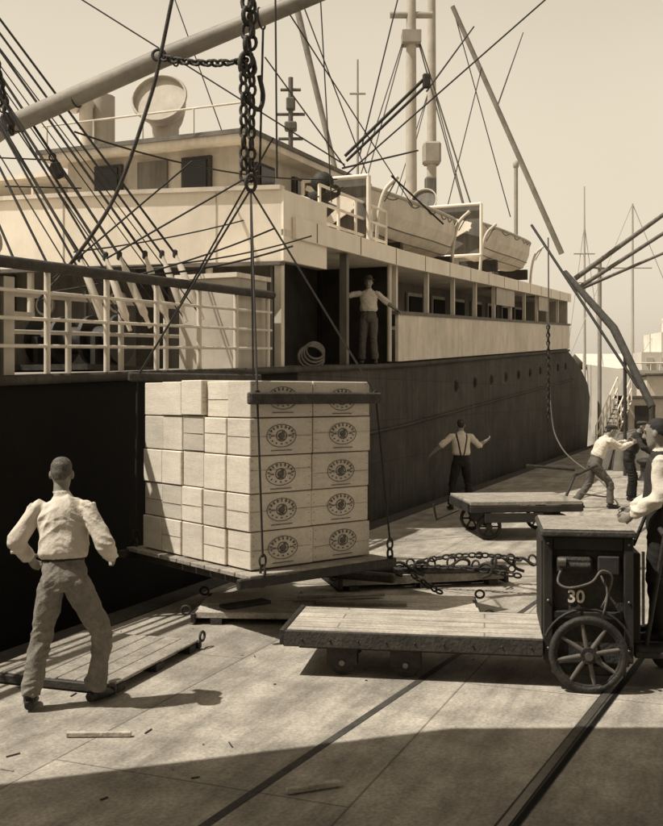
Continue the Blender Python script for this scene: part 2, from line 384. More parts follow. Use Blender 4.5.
sbox(b,8,13.8,3,9,2.9,3.7,m_grey); sbox(b,8,13.8,3,9,3.7,3.78,m_whiteold)
for k in range(6):
    u=11.7+k*.42; p=S(u,.15,3.35+.05*k); t=p+V((-.36+.05*math.sin(k*2.3),.1,.92))
    b.path([p,p.lerp(t,.15),p.lerp(t,.2),p.lerp(t,.8),p.lerp(t,.85),t],[.025,.03,.052,.046,.03,.02],m_whiteold,10)
    b.wire(t,V((-6.2+.12*k,13.4,8.8)),.018,m_wire); b.wire(p,V((-6.5+.12*k,13.4,8.8)),.009,m_wire); b.box(t,(.07,.05,.12),m_dark,bev=.02)
for k in range(4):
    b.wire(S(10.2+k*.5,.2,4.1),V((-5.6+.1*k,12,8.0)),.014,m_wire)
for k in range(5):
    z=4.8+k*.36; b.wire(V((-4.05-.22*k,12.4,z)),V((-3.2-.36*k,12.8,z+.06)),.01,m_wire)
for (x,y,z) in ((-4.1,12.2,5.9),(-3.95,12.2,5.55),(-4.2,12.2,6.6),(-3.4,12.4,5.0)):
    b.box((x,y,z),(.14,.1,.22),m_dark,V((.9,0,.4)),V((0,1,0)),V((-.4,0,.9)),bev=.035); b.torus((x-.06,y,z+.16),(1,0,0),(0,0,1),.04,.05,.012,m_iron,12,5)
b.chain((-4.3,12.2,7.2),(-3.9,12.2,5.4),.16,m_iron,.02); b.chain((-4.6,12.2,6.9),(-4.0,12.2,6.0),.14,m_iron,.018)
b.obj('foredeck_rails',ship)
def winch(name,u,v):
    b=MB(); A=dv; B=nv
    c=S(u,v,3.35)
    b.cyl(c-B*.7,c+B*.7,.2,m_iron,n=18)
    for s in(-.72,-.25,.25,.72): b.cyl(c+B*(s-.03),c+B*(s+.03),.36,m_dark,n=20)
    for s in(-.5,.5): b.box(c+B*s+V((0,0,-.2)),(.7,.08,.5),m_dark,A,B)
    b.cyl(c+A*.5+V((0,0,-.1)),c+A*1.1+V((0,0,-.1)),.14,m_iron); b.box(c+V((0,0,-.42)),(1.8,1.6,.08),m_iron,A,B)
    b.cyl(c+A*.2+V((0,0,.2)),c+A*.2+V((0,0,.75)),.03,m_iron)
    return b.obj(name,ship)
winch('deck_winch',13.9,2.3); winch('deck_winch_aft',12.6,4.6)
b=MB()
def frame(u,w=1.35,zb=5.3,h=1.3):
    v0,v1=-.05,w
    for v in (v0,v1): b.path([S(u,v,zb),S(u,v,zb+h)],.045,m_white,8)
    for z in (zb,zb+h): b.path([S(u,v0,z),S(u,v1,z)],.045,m_white,8)
    b.add([S(u+.1,v0,zb),S(u+.1,v1,zb),S(u+.1,v1,zb+h),S(u+.1,v0,zb+h)],[(0,1,2,3)],m_grey)
    def strip(a,c,w0,w1):
        a=S(u-.04,*a);c=S(u-.04,*c); d=(c-a).normalized(); s=d.cross(V((.37,.93,0))).normalized()
        b.hexa([a-s*w0,a+s*w0,c+s*w1,c-s*w1]+[q_+V((-.015,-.037,0)) for q_ in (a-s*w0,a+s*w0,c+s*w1,c-s*w1)],m_white)
    strip((v1-.1,zb+h-.15),(v0+.3,zb+h*.55),.05,.13); strip((v0+.32,zb+h*.6),(v1-.15,zb+.15),.12,.05)
frame(19.6); frame(28.4,1.7,5.8,1.45)
for u in (20.9,26.6,29.6,37):
    pts=spline([S(u,.3,5.1),S(u,.25,5.9),S(u,.1,6.5),S(u,-.2,6.8)],6); b.path(pts,.045,m_whiteold,8)
    b.wire(S(u,-.2,6.8),S(u,.1,6.3),.015,m_rope)
b.ell(S(18.4,.4,6.3),(.22,.18,.2),m_iron); b.box(S(18.9,.5,6.15),(.4,.3,.24),m_dark,V((.8,.3,.4)),V((-.3,.9,0)),bev=.05)
b.cyl(S(18.3,.1,6.1),S(18.9,.9,6.1),.12,m_iron)
b.path(spline([S(17.9,.3,5.2),S(17.9,.3,5.8),S(17.9,1.0,6.0),S(17.9,1.2,5.5)],6),.04,m_white,8)
for k in range(4): b.torus(S(17.0+.05*k,-.02,3.05+.04*k),dv,(0,0,1),.55-.05*k,.2-.02*k,.022,m_rope,24,6)
b.cyl(S(21.2,.1,2.95),S(21.2,.1,5),.05,m_whiteold)
b.obj('deck_fittings',ship)
b=MB()
W=[((5.5,20,11.2),(.17,20,6.52),.018,.0),((1.7,25,12.3),(.7,25,8.2),.02,0),((.27,20,7.0),(1.87,20,8.56),.035,0),((.3,20,6.9),(1.9,20,8.42),.03,0),
((-4.6,18,9.4),(.24,18,6.36),.014,0),((-1.2,18,8.3),(.26,18,6.3),.014,0),((-.88,12,4.9),(-2.7,12,3.85),.012,0),((-.7,12.5,4.3),(-3.5,12.5,3.5),.012,.1),
((4.6,38,17),(6.8,38,9),.02,0),((4.0,36,8.3),(5.4,36,14.0),.02,0),((-1.6,35,17.5),(2.2,40,9.0),.025,0),((6.3,38,13.2),(11.5,60,24),.03,0),
((-.2,16,9.0),(.0,16,5.3),.012,0),((-.75,14,7.8),(1.7,21,6.2),.012,0),((-3.6,14,5.9),(.1,18,6.1),.014,.2),((-1.6,11.5,4.9),(-3.2,11.5,3.55),.011,0),
((-.7,12,5.3),(-2.35,13.5,2.9),.012,0),((2.0,21,8.6),(3.7,26,11.8),.02,0),((.2,18,6.3),(1.9,22,7.6),.02,0),((-.62,11,6.9),(-.6,11,4.6),.012,0),
((1.5,27,6.9),(4.7,34,7.6),.02,.1),((2.4,21.5,5.9),(1.2,20,6.6),.02,.0),((-3.0,19,9.8),(-2.0,19,7.0),.012,0),
((-3.2,13,3.75),(-.5,13,4.15),.014,.12),((-3.4,13.2,4.1),(.2,18.2,6.0),.012,.15),((-4,13,3.9),(-.3,15,4.6),.013,.2)]
for a,c,r,s in W: b.wire(a,c,r,m_wire,s)
b.box((1.9,20,8.5),(.16,.1,.3),m_iron,bev=.03)
b.obj('rigging',ship)
def lifeboat(u0,u1,v,zk,name='lifeboat'):
    b=MB(); L=u1-u0; nst=22; sec=9; grid=[]
    for i in range(nst+1):
        t=i/nst; w=.9*max(.02,math.sin(math.pi*t))**.55; shh=.22*(2*t-1)**2; kl=.3*abs(2*t-1)**4
        row=[]
        for j in range(sec+1):
            a=math.pi*j/sec; x=-math.cos(a)*w; d=math.sin(a)**.8
            row.append(S(u0+L*t,v+x,zk+.95+shh-(.95+shh-kl)*d))
        grid.append(row)
    for i in range(nst):
        for j in range(sec): b.add([grid[i][j],grid[i+1][j],grid[i+1][j+1],grid[i][j+1]],[(0,1,2,3)],m_whiteold,True)
    b.path([g[0] for g in grid],.045,m_beige,6); b.path([g[-1] for g in grid],.045,m_beige,6)
    for q in (2,3): b.path([g[q]+ (g[q]-g[4]).normalized()*.01 for g in grid],.015,m_grey,5)
    cov=[]
    for i in range(nst+1):
        c=(grid[i][0]+grid[i][-1])/2+V((0,0,.22*math.sin(math.pi*i/nst)+.05)); cov.append(c)
    for i in range(nst):
        b.add([grid[i][0],cov[i],cov[i+1],grid[i+1][0]],[(0,3,2,1)],m_beige,True); b.add([grid[i][-1],cov[i],cov[i+1],grid[i+1][-1]],[(0,1,2,3)],m_beige,True)
    for t in (.22,.78):
        b.box(S(u0+L*t,v,zk-.1),(.2,1.2,.35),m_woodd,dv,nv)
    for k in range(1,8):
        i=int(nst*k/8); a=grid[i][0]; c=grid[min(nst,i+2)][0]; b.wire(a,c,.012,m_rope,.12)
    return b.obj(name)
lifeboat(20.6,27.6,.75,5.5); lifeboat(29.4,37.6,.75,5.8)
# ------------------------------------------------------------------ things at right
b=MB()
b.cyl((11.2,46,7.6),(15.6,44,10.9),.12,m_grey,.09); b.cyl((11.4,46,7.2),(15.6,44,10.0),.10,m_grey,.08); b.cyl((11.4,46.5,7.1),(15.8,45,9.0),.08,m_grey,.06)
b.cyl((12.6,47,0),(12.6,47,8.6),.1,m_mast); b.cyl((12.0,46.5,8.2),(13.2,47.4,8.2),.06,m_mast)
b.obj('derrick_post')
b=MB()
b.path([(7.0,30,5.9),(7.9,28,4.1),(8.5,26.5,1.9)],[.09,.12,.1],m_woodd,10); b.wire((6.2,31,7.5),(8.3,27,2.4),.04,m_wire)
b.cyl((8.1,27.6,0),(8.1,27.6,3.6),.05,m_woodd); b.cyl((8.5,26.5,0),(8.5,26.5,1.95),.08,m_woodd)
b.obj('shore_timber')
b=MB()
g0=V((10.6,38,.1)); g1=V((12.0,40,2.0))
for s in (0,.7):
    o_=V((-.6*s,.7*s,0)); 
    for dz in (0,.5,.95): b.cyl(g0+o_+V((0,0,dz)),g1+o_+V((0,0,dz)),.03,m_white,n=6)
    for k in range(7): p=g0.lerp(g1,k/6)+o_; b.cyl(p,p+V((0,0,.95)),.025,m_white,n=6)
for k in range(12): p=g0.lerp(g1,k/11); b.box(p+V((-.2,.25,0)),(.5,.7,.04),m_wood)
b.obj('gangway')
for (x,y,w,h,mm) in ((13.6,44,1.6,2.1,m_beige),(17,50,3,3.2,m_whiteold)):
    b=MB(); b.box((x,y,h/2),(w,1.6,h),mm,bev=.02); b.box((x,y,h+.06),(w+.3,2,.12),m_grey,bev=.02); b.box((x-.2,y-.83,h*.45),(.6,.06,h*.8),m_dark); b.obj('dock_office')
b=MB(); 
for k in range(3): b.cyl((9.4+.9*k,34+.4*k,0),(9.4+.9*k,34+.4*k,.85),.29,m_dark,n=18); b.torus((9.4+.9*k,34+.4*k,.45),(1,0,0),(0,1,0),.295,.295,.015,m_iron)
b.obj('barrel_group')
# tarpaulin covered cargo
b=MB(); nx,ny=18,14; vs=[];fs=[]
for i in range(nx+1):
    for j in range(ny+1):
        x=-1+2*i/nx; y=-1+2*j/ny; e=max(0,1-max(abs(x),abs(y))**6); h=1.25*e**.6*(.8+.28*noise.noise(V((x*1.8,y*1.8,2))))+.05*noise.noise(V((x*7,y*7,0)))*e
        vs.append((9.3+x*1.0+.04*noise.noise(V((y*6,1,0))),30.6+y*1.2,max(.01,h)))
for i in range(nx):
    for j in range(ny): a=i*(ny+1)+j; fs.append((a,a+ny+1,a+ny+2,a+1))
b.add(vs,fs,m_tarp,True); b.path([V((8.4,29.9,.3)),V((8.6,30,1.05)),V((9.3,30.1,1.22)),V((10.1,30.2,.95)),V((10.3,30.2,.2))],.02,m_rope,6)
b.obj('tarpaulin_covered_cargo')
b=MB(); c=V((8.2,26.0,0)); b.path([c,c+V((0,0,.15)),c+V((0,0,.4)),c+V((0,0,.48))],[.25,.16,.17,.26],m_iron,18); b.ell(c+V((0,0,.5)),(.27,.27,.1),m_iron); b.obj('mooring_bollard')
b=MB(); b.path(spline([(5.2,24,6.0),(5.25,24,2.2),(5.4,23.5,1.0),(5.9,22,.35),(5.6,20,.2),(4.7,19,.35)],8),.018,m_rope,6)
b.chain((5.2,24,3.9),(5.2,24,1.6),.13,m_iron,.016); b.obj('tackle_rope')
# ------------------------------------------------------------------ crates in the sling
R=V((.766,.643,0)); Lx=V((-.643,.766,0)); O=V((-.75,9.0,.62)); Z=V((0,0,1))
load=empty('slung_cargo_load')
b=MB(); CW,CL=.378,.735
def crate(org,lr,ll,h,face_label):
    c=org+R*lr/2+Lx*ll/2+Z*h/2; m=random.choice(crm); tl=random.uniform(-.012,.012); R2=(R+Lx*tl).normalized(); L2=(Lx-R*tl).normalized()
    b.box(c,(lr-.012,ll-.012,h-.010),m,R2,L2,Z,bev=.007)
    f=random.uniform(.4,.62)
    b.box(org+R*lr/2+Lx*.0045+Z*h*f,(lr-.03,.006,.002),m_gap,R,Lx,Z)
    if random.random()<.6: b.box(org+Lx*ll/2+R*.0045+Z*h*f,(.006,ll-.03,.002),m_gap,R,Lx,Z)
    for s in (.05,.95):
        for q in (.15,.38,.64,.87): b.ell(org+R*lr*s+Lx*.004+Z*h*q,(.004,.004,.004),m_gap,nu=6,nv=4)
    if face_label:
        dx=random.uniform(-.012,.012); dz=random.uniform(-.012,.012)
        e=org+R*(lr/2+dx)+Lx*.002+Z*(h*.5+dz)
        b.torus(e,R,Z,.17,.105,.003,m_ink,28,4); b.torus(e,R,Z,.06,.05,.004,m_ink,18,4)
        for k in range(9):
            a=math.pi*(k+.5)/9; p=e+R*.14*math.cos(a)+Z*.085*math.sin(a); t_=(R*math.cos(a)+Z*math.sin(a)).normalized(); s_=V(Lx).cross(t_)
            b.box(p,(.026,.006,.011),m_ink,t_,Lx,s_)
            if k%2: b.box(p+s_*.006,(.008,.006,.016),m_ink,t_,Lx,s_)
        for k in range(7):
            a=math.pi*(k+.5)/7; p=e+R*.135*math.cos(a)-Z*.075*math.sin(a); b.box(p,(.014,.006,.012),m_ink,R,Lx,Z)
        b.ell(e,(.04,.004,.03),m_ink,R,Lx,Z); b.box(e+R*.02+Z*.035,(.025,.006,.03),m_ink,R,Lx,Z); b.box(e-Z*.035,(.07,.006,.01),m_ink,R,Lx,Z)
        for s in (-1,1): b.box(e+R*.1*s,(.035,.006,.012),m_ink,R,Lx,Z)
        b.box(e-Z*.135,(.24,.006,.007),m_ink,R,Lx,Z)
for i in range(2):
    for j in range(5):
        hh=.345+random.uniform(-.010,.010) if j>1 else .345
        for k in range(5):
            jr=random.uniform(-.014,.014) if k<4 else random.uniform(-.03,.05); jl=random.uniform(-.008,.008)
            if k==4 and i==0 and j==0: jr=.02
            crate(O+R*(i*.742+jr+.01)+Lx*(j*.384+jl+ (.0 if j else random.uniform(-.004,.012)))+Z*(k*hh),CL,CW,hh,j==0)
b.obj('crate_stack',load)
b=MB()
c0=O+R*.74+Lx*.96-Z*.045
for k in range(9): b.box(c0+Lx*(-1.0+.25*k)+Z*.015,(1.66,.235,.04),m_wood,R,Lx,Z,bev=.005)
for k in (-.72,0,.72): b.box(c0+R*k-Z*.045,(.1,2.2,.075),m_woodd,R,Lx,Z,bev=.006)
for s in(-1,1): b.box(c0+Lx*s*1.1-Z*.03,(1.9,.06,.09),m_iron,R,Lx,Z,bev=.01)
b.obj('pallet_board',load)
b=MB()
apex=V((-.82,10.15,4.3))
bl=O+R*-.1+Lx*-.06+Z*1.56; br_=O+R*1.62+Lx*-.06+Z*1.56; b.box((bl+br_)/2,(1.6,.07,.11),m_woodd,R,Lx,Z,bev=.015)
br_=O+R*1.5+Lx*-.06+Z*1.6; bl=O+R*.05+Lx*-.07+Z*1.6
bl2=O+R*0+Lx*2.02+Z*1.78; br2=O+R*1.5+Lx*2.02+Z*1.78; b.box((bl2+br2)/2,(1.7,.07,.1),m_woodd,R,Lx,Z,bev=.015)
for top,cx,cl in ((bl,.06,-.14),(br_,1.62,-.14),(bl2,-.0,2.06),(br2,1.56,2.06)):
    cc=O+R*cx+Lx*cl-Z*.06
    b.wire(apex,top,.011,m_wire); b.wire(top,cc+Z*.2,.011,m_wire); b.torus(top,R,Z,.03,.03,.009,m_iron,12,6)
    b.torus(cc+Z*.17,R,Z,.035,.055,.011,m_iron,14,6); b.torus(cc+Z*.07,Lx,Z,.035,.06,.012,m_iron,14,6); b.path(spline([cc+Z*.05,cc-Z*.02+R*.04,cc-Z*.06,cc-Z*.03-R*.06,cc+Z*.03-R*.06],4),.016,m_iron,8)
    b.box(cc-Z*.02+Lx*.03,(.12,.05,.07),m_iron,R,Lx,Z,bev=.01)
b.obj('wire_sling',load)
b=MB()
hk=V((-.86,10.2,0))
b.chain(hk+Z*6.9,hk+Z*5.55,.2,m_iron,.025)
b.chain(hk+Z*6.9+R*.06,hk+Z*5.75+R*.06,.16,m_iron,.02)
b.chain(hk+Z*5.6+R*-.05,hk+Z*4.4+R*-.04,.14,m_iron,.018); b.chain(hk+Z*5.6+R*.06,hk+Z*4.4+R*.05,.14,m_iron,.018)
b.torus(hk+Z*5.58,R,Z,.09,.12,.025,m_iron,18,8)
b.path(spline([hk+Z*5.5+R*.15,hk+Z*5.3+R*.2,hk+Z*5.15+R*.15,hk+Z*5.2+R*.02,hk+Z*5.3+R*.02],5),[.025]*21,m_iron,8)
b.torus(apex+Z*.06,R,Z,.06,.08,.02,m_iron,16,8)
b.cyl(hk+Z*6.0+R*.2,hk+Z*4.6+R*.16,.012,m_wire)
b.chain(hk+Z*5.62,(-1.86,11,5.92),.12,m_iron,.016,sag=.04)
b.torus((-1.9,11,5.95),(1,0,0),Z,.07,.06,.018,m_iron,16,8)
b.obj('hoist_chain',load)
b=MB(); b.path(spline([(-1.66,11,7.0),(-1.755,11,6.56),(-1.87,11,6.0),(-2.0,11,5.46),(-2.38,11,4.4),(-2.88,11,3.64),(-3.3,11.3,3.3)],8),.022,m_woodd,8); b.obj('guy_rope',load)
# ------------------------------------------------------------------ sling boards on quay
def board(name,org,ax,L,Wd,th,mtop,z=0,nplank=None,rings=((0,0),(1,0),(0,1),(1,1))):
    b=MB(); ax=V(ax).normalized(); ay=V((-ax.y,ax.x,0)); c=V(org)
    for k in (.08,.5,.92): b.box(c+ax*L*k+ay*Wd/2+Z*(z+.03),(.11,Wd,.06),m_woodd,ax,ay,Z)
    n_=nplank or int(Wd/.16)
    for k in range(n_):
        w=Wd/n_; j=random.uniform(-.02,.02)
        b.box(c+ax*(L/2+j)+ay*(w*(k+.5))+Z*(z+.062+(th-.06)/2+random.uniform(0,.004)),(L-abs(j),w-.008,th-.06),mtop,ax,ay,Z,bev=.005)
    for s in (0,1): b.box(c+ax*(L*s)+ay*Wd/2+Z*(z+th*.55),(.05,Wd+.04,th*.8),m_iron,ax,ay,Z,bev=.008)
    for s,t in rings:
        p=c+ax*(L*s+(.07 if s else -.07))+ay*Wd*t+Z*(z+th+.02); b.torus(p,ax,Z,.045,.04,.012,m_iron,16,6)
    return b.obj(name)
board('sling_board',(-1.33,9.62,0),(.99,-.06,0),2.75,.95,.12,m_sling)
board('sling_board',(-1.6,7.35,0),(.32,.948,0),1.4,1.15,.08,m_wood,rings=((1,0),))
board('sling_board',(.1,11.2,0),(.97,.24,0),2.0,1.0,.16,m_wood)
b=MB()
b.box((-.85,9.9,.142),(.5,.16,.03),m_woodd,V((.8,.6,0)),V((-.6,.8,0)))
b.box((.3,9.95,.142),(.9,.14,.03),m_wood,V((.99,-.1,0)),V((.1,.99,0))); b.box((.1,10.2,.16),(.9,.1,.02),m_wood,V((.97,.2,0)),V((-.2,.97,0)))
b.obj('loose_plank')
b=MB(); b.box((-1.5,6.45,.02),(.42,.035,.03),m_sling,V((.99,.02,0)),V((-.02,.99,0)),bev=.004); b.obj('wood_scrap')
b=MB(); b.box((-.1,5.58,.02),(.32,.04,.03),m_sling,V((.93,.37,0)),V((-.37,.93,0)),bev=.004); b.obj('wood_scrap')
b=MB(); random.seed(21)
for k in range(110):
    y=random.uniform(5.3,22); x=random.uniform(ex(y)+.2,ex(y)+.2+y*.5); a=random.uniform(0,3.14); s_=random.choice((.02,.03,.05,.09))
    b.box((x,y,.006),(s_,.008,.006),random.choice((m_wood,m_woodd)),V((math.cos(a),math.sin(a),0)),V((-math.sin(a),math.cos(a),0)))
b.obj('dock_litter')
b=MB(); random.seed(3)
b.box(V((1.1,11.5,.2)),(1.9,.12,.08),m_iron,V((.99,.1,0)),V((-.1,.99,0)),Z,bev=.02)
b.box(V((.2,11.2,.2)),(1.1,.1,.1),m_woodd,V((.9,-.42,0)),V((.42,.9,0)),Z,bev=.02)
for k in range(7):
    p=V((.9+.24*k,11.45+random.uniform(-.2,.25),.24)); a=random.uniform(0,6.28); d=V((math.cos(a),math.sin(a)*.5,.2)).normalized()
    b.path(spline([p,p+d*.12+Z*.05,p+d*.22,p+d*.2-Z*.08,p+d*.1-Z*.1],4),.018,m_iron,8)
    b.torus(p+Z*.05,d,Z,.05,.06,.013,m_iron,14,6)
b.chain((.6,11.5,.22),(2.1,11.1,.2),.1,m_iron,.012,sag=-.05); b.chain((1.0,11.7,.25),(2.2,11.6,.3),.1,m_iron,.012,sag=-.07); b.chain((.9,11.2,.2),(1.2,10.9,.05),.1,m_iron,.012)
b.obj('cargo_hook_heap')
# ------------------------------------------------------------------ electric platform truck
tr=empty('electric_platform_truck'); tax=V((.988,-.152,0)); tay=V((.152,.988,0)); TO=V((1.6,7.55,0))
def T(x,y,z): return TO+tax*x+tay*y+Z*z
def tb(b,x0,x1,y0,y1,z0,z1,m,bev=.008): b.box(T((x0+x1)/2,(y0+y1)/2,(z0+z1)/2),(x1-x0,y1-y0,z1-z0),m,tax,tay,Z,bev)
b=MB()
tb(b,-1.98,0.0,.02,.86,.31,.37,m_bed,.006)
tb(b,-2.0,-.0,-.02,.018,.24,.365,m_woodd,.006); tb(b,-2.0,0,.862,.9,.24,.365,m_woodd); tb(b,-2.03,-1.985,-.02,.9,.25,.375,m_iron)
tb(b,-1.9,0,.1,.2,.2,.3,m_iron); tb(b,-1.9,0,.66,.76,.2,.3,m_iron)
for k in range(9): b.ell(T(-1.85+k*.22,-.022,.3),(.009,.009,.009),m_iron,nu=8,nv=5)
b.obj('platform_bed',tr)
def wheel(b,x,y,r,w,spokes=0):
    c=T(x,y,r)
    if spokes:
        b.torus(c,tax,Z,r-.025,r-.025,.028,m_iron,40,8); b.torus(c-tay*.0,tax,Z,r-.05,r-.05,.014,m_iron,36,6)
        b.cyl(c-tay*.05,c+tay*.05,.06,m_iron,n=18); b.cyl(c-tay*.07,c-tay*.04,.03,m_steel,n=14)
        for k in range(spokes):
            a=2*math.pi*k/spokes+.2; d=tax*math.cos(a)+Z*math.sin(a); b.path([c+d*.05,c+d*(r-.04)],[.02,.013],m_grey,8)
    else:
        b.cyl(c-tay*w/2,c+tay*w/2,r,m_dark,n=24); b.cyl(c-tay*(w/2+.006),c+tay*(w/2+.006),r*.72,m_iron,n=20); b.cyl(c-tay*(w/2+.03),c+tay*(w/2+.03),r*.22,m_steel,n=12)
b=MB()
for x in (-1.05,-1.55):
    for y in (.14,.74):
        wheel(b,x,y,.1,.07); tb(b,x-.12,x+.12,y-.055,y-.045,.08,.25,m_iron,.003); tb(b,x-.12,x+.12,y+.045,y+.055,.08,.25,m_iron,.003)
wheel(b,.32,-.1,.285,.07,8); wheel(b,.32,.95,.285,.07,8); b.cyl(T(.32,-.1,.285),T(.32,.95,.285),.03,m_iron)
b.obj('wheels',tr)
b=MB()
tb(b,.02,.64,.06,.84,.16,1.14,m_woodd,.01)
for x0,x1 in ((0,.07),(.59,.66)): tb(b,x0,x1,.0,.058,.2,1.14,m_dark,.008)
tb(b,.07,.59,.01,.056,1.04,1.14,m_dark,.008); tb(b,.07,.59,.01,.056,.52,.58,m_dark,.008)
tb(b,-.02,.68,-.03,.9,1.142,1.19,m_woodd,.012); tb(b,0.0,.66,0,.87,1.192,1.2,m_wood,.003)
tb(b,-.012,.012,.1,.8,.4,1.1,m_dark,.004)
for k in range(5): tb(b,.005+.0,.018,.12+k*.14,.125+k*.14,.42,1.08,m_black,.0)
tb(b,.1,.36,-.01,.05,.86,.99,m_iron,.02); b.cyl(T(.12,-.03,.93),T(.34,-.03,.93),.025,m_iron); b.cyl(T(.1,-.05,.96),T(.16,-.05,.96),.035,m_steel)
tb(b,.4,.56,.0,.056,.86,1.0,m_dark,.01)
b.path(spline([T(.14,-.03,.93),T(.1,-.1,.82),T(.18,-.12,.78),T(.34,-.1,.82),T(.42,-.06,.9),T(.5,-.03,.85),T(.46,-.03,.7),T(.42,-.05,.62)],6),.009,m_rope,8)
b.path(spline([T(.42,-.02,.86),T(.46,-.06,.75),T(.44,-.08,.62),T(.42,-.06,.56)],6),.008,m_rope,8)
tb(b,.06,.6,-.06,.05,.12,.2,m_iron,.01)
for z in (.3,.66,1.09):
    for x in (.035,.625): b.ell(T(x,-.004,z),(.011,.011,.011),m_steel,nu=8,nv=5)
pts=[T(.32+.33*math.cos(a),-.07,.285+.33*math.sin(a)) for a in [math.pi*(.12+.76*i/14) for i in range(15)]]
b.path(pts,.012,m_dark,6)
tb(b,.68,1.25,.1,.8,.22,.27,m_iron,.01); tb(b,.68,.74,.2,.7,.3,1.0,m_dark,.01)
b.cyl(T(.78,.2,.3),T(.9,.1,1.15),.018,m_iron); b.cyl(T(.9,.1,1.15),T(.9,.3,1.17),.022,m_dark); b.cyl(T(.74,.6,1.0),T(.84,.6,1.25),.015,m_iron)
b.cyl(T(.72,-.05,.5),T(.72,-.05,1.05),.012,m_iron); wheel(b,1.0,.14,.1,.07); wheel(b,1.0,.72,.1,.07)
b.obj('battery_cabinet',tr)
cu=bpy.data.curves.new('num','FONT'); cu.body='30'; cu.size=.13; cu.extrude=.002; cu.offset=.003
to=bpy.data.objects.new('tmp',cu); scene.collection.objects.link(to)
me=bpy.data.meshes.new_from_object(to.evaluated_get(bpy.context.evaluated_depsgraph_get())); bpy.data.objects.remove(to)
me.materials.clear(); me.materials.append(m_white)
no=bpy.data.objects.new('number_marking',me); scene.collection.objects.link(no); no.parent=tr
Rm=Matrix((tax,Z,-tay)).transposed().to_4x4(); no.matrix_world=Matrix.Translation(T(.18,.052,.64))@Rm
# ------------------------------------------------------------------ cart in middle distance
b=MB(); cx=V((.995,.1,0)); cy=V((-.1,.995,0)); c=V((2.9,15.9,0))
def C(x,y,z): return c+cx*x+cy*y+Z*z
for k in range(8): b.box(C(0,-.61+k*.175,.57),(1.75,.168,.06),m_wood,cx,cy,Z,bev=.008)
for s in(-1,1): b.box(C(0,s*.66,.48),(1.75,.08,.1),m_dark,cx,cy,Z,bev=.01); b.box(C(s*.88,0,.5),(.05,1.3,.13),m_iron,cx,cy,Z)
for x in(-.55,.55):
    for y in (-.55,.55):
        k=C(x,y,.2); b.torus(k,cx,Z,.17,.17,.03,m_iron,24,6); b.cyl(k-cy*.03,k+cy*.03,.05,m_iron)
        for q in range(6): a=q*math.pi/3; b.path([k,k+(cx*math.cos(a)+Z*math.sin(a))*.17],.015,m_iron,6)
    b.cyl(C(x,-.55,.2),C(x,.55,.2),.025,m_iron); b.box(C(x,0,.33),(.12,.9,.2),m_dark,cx,cy,Z)
b.box(C(-.2,-.7,.35),(.9,.04,.14),m_dark,cx,cy,Z); b.path([C(-.9,0,.4),C(-1.25,0,.25),C(-1.3,0,.5)],.02,m_iron,8)
b.path([C(.85,.1,.5),C(1.1,.3,.9),C(1.55,.5,1.05)],.025,m_iron,8); b.cyl(C(.3,.3,1.07),C(1.1,.3,1.0),.025,m_iron)
b.obj('flat_cart')
b=MB()  # canopy added out of view to cast the foreground shadow
b.hexa([(-5.0,4.75,5),(-5,-12,5),(8,-12,5),(8,5.9,5),(-5.0,4.75,5.15),(-5,-12,5.15),(8,-12,5.15),(8,5.9,5.15)],m_woodd)
b.add([(-5,-12,4.99),(-5,4.75,4.99),(-2.2,5.75,4.99),(8,5.9,4.99)],[(0,1,2,3)],m_woodd)
for x,y in ((-3.9,2),(5,4.5),(5,-6)): b.box((x,y,2.5),(.25,.25,5),m_woodd)
b.box((2,-12.1,2.5),(20,.2,5),m_beige)
b.obj('unseen_shadow_canopy')
# ------------------------------------------------------------------ people
m_skin=M('skin',.25,.6,.1,8,.1,80); m_hair=M('dark_hair',.03,.7,.3,30,.4,150); m_hairg=M('brown_hair',.12,.8,.4,40,.5,150)
m_shirt=M('cotton_shirt',.62,.9,.08,6,.25,60); m_trl=M('denim_trousers',.21,.9,.25,6,.3,80,fine=.2); m_trd=M('dark_trousers',.02,.9,.3,6,.3,80)
m_trm=M('grey_trousers',.11,.9,.2,6,.3,80); m_shoe=M('leather_boots',.03,.5,.3,10,.2,60); m_belt=M('leather_belt',.025,.5,.3,10,.1,60); m_vest=M('dark_waistcoat',.03,.9,.3,8,.2,70)
m_eye=M('eyes',.02,.3,.1,5,0)
DEF=dict(pel=(0,0,.93),chest=(0,.0,1.25),neck=(0,-.01,1.49),head=(0,.03,1.635),
 sl=(-.175,0,1.425),sr=(.175,0,1.425),el=(-.25,-.03,1.14),er=(.25,-.03,1.14),wl=(-.26,.06,.88),wr=(.26,.06,.88),
 kl=(-.12,.03,.49),kr=(.12,.03,.49),al=(-.14,0,.09),ar=(.14,0,.09),look=(0,1,0),fl=(-.1,1,0),fr=(.1,1,0))
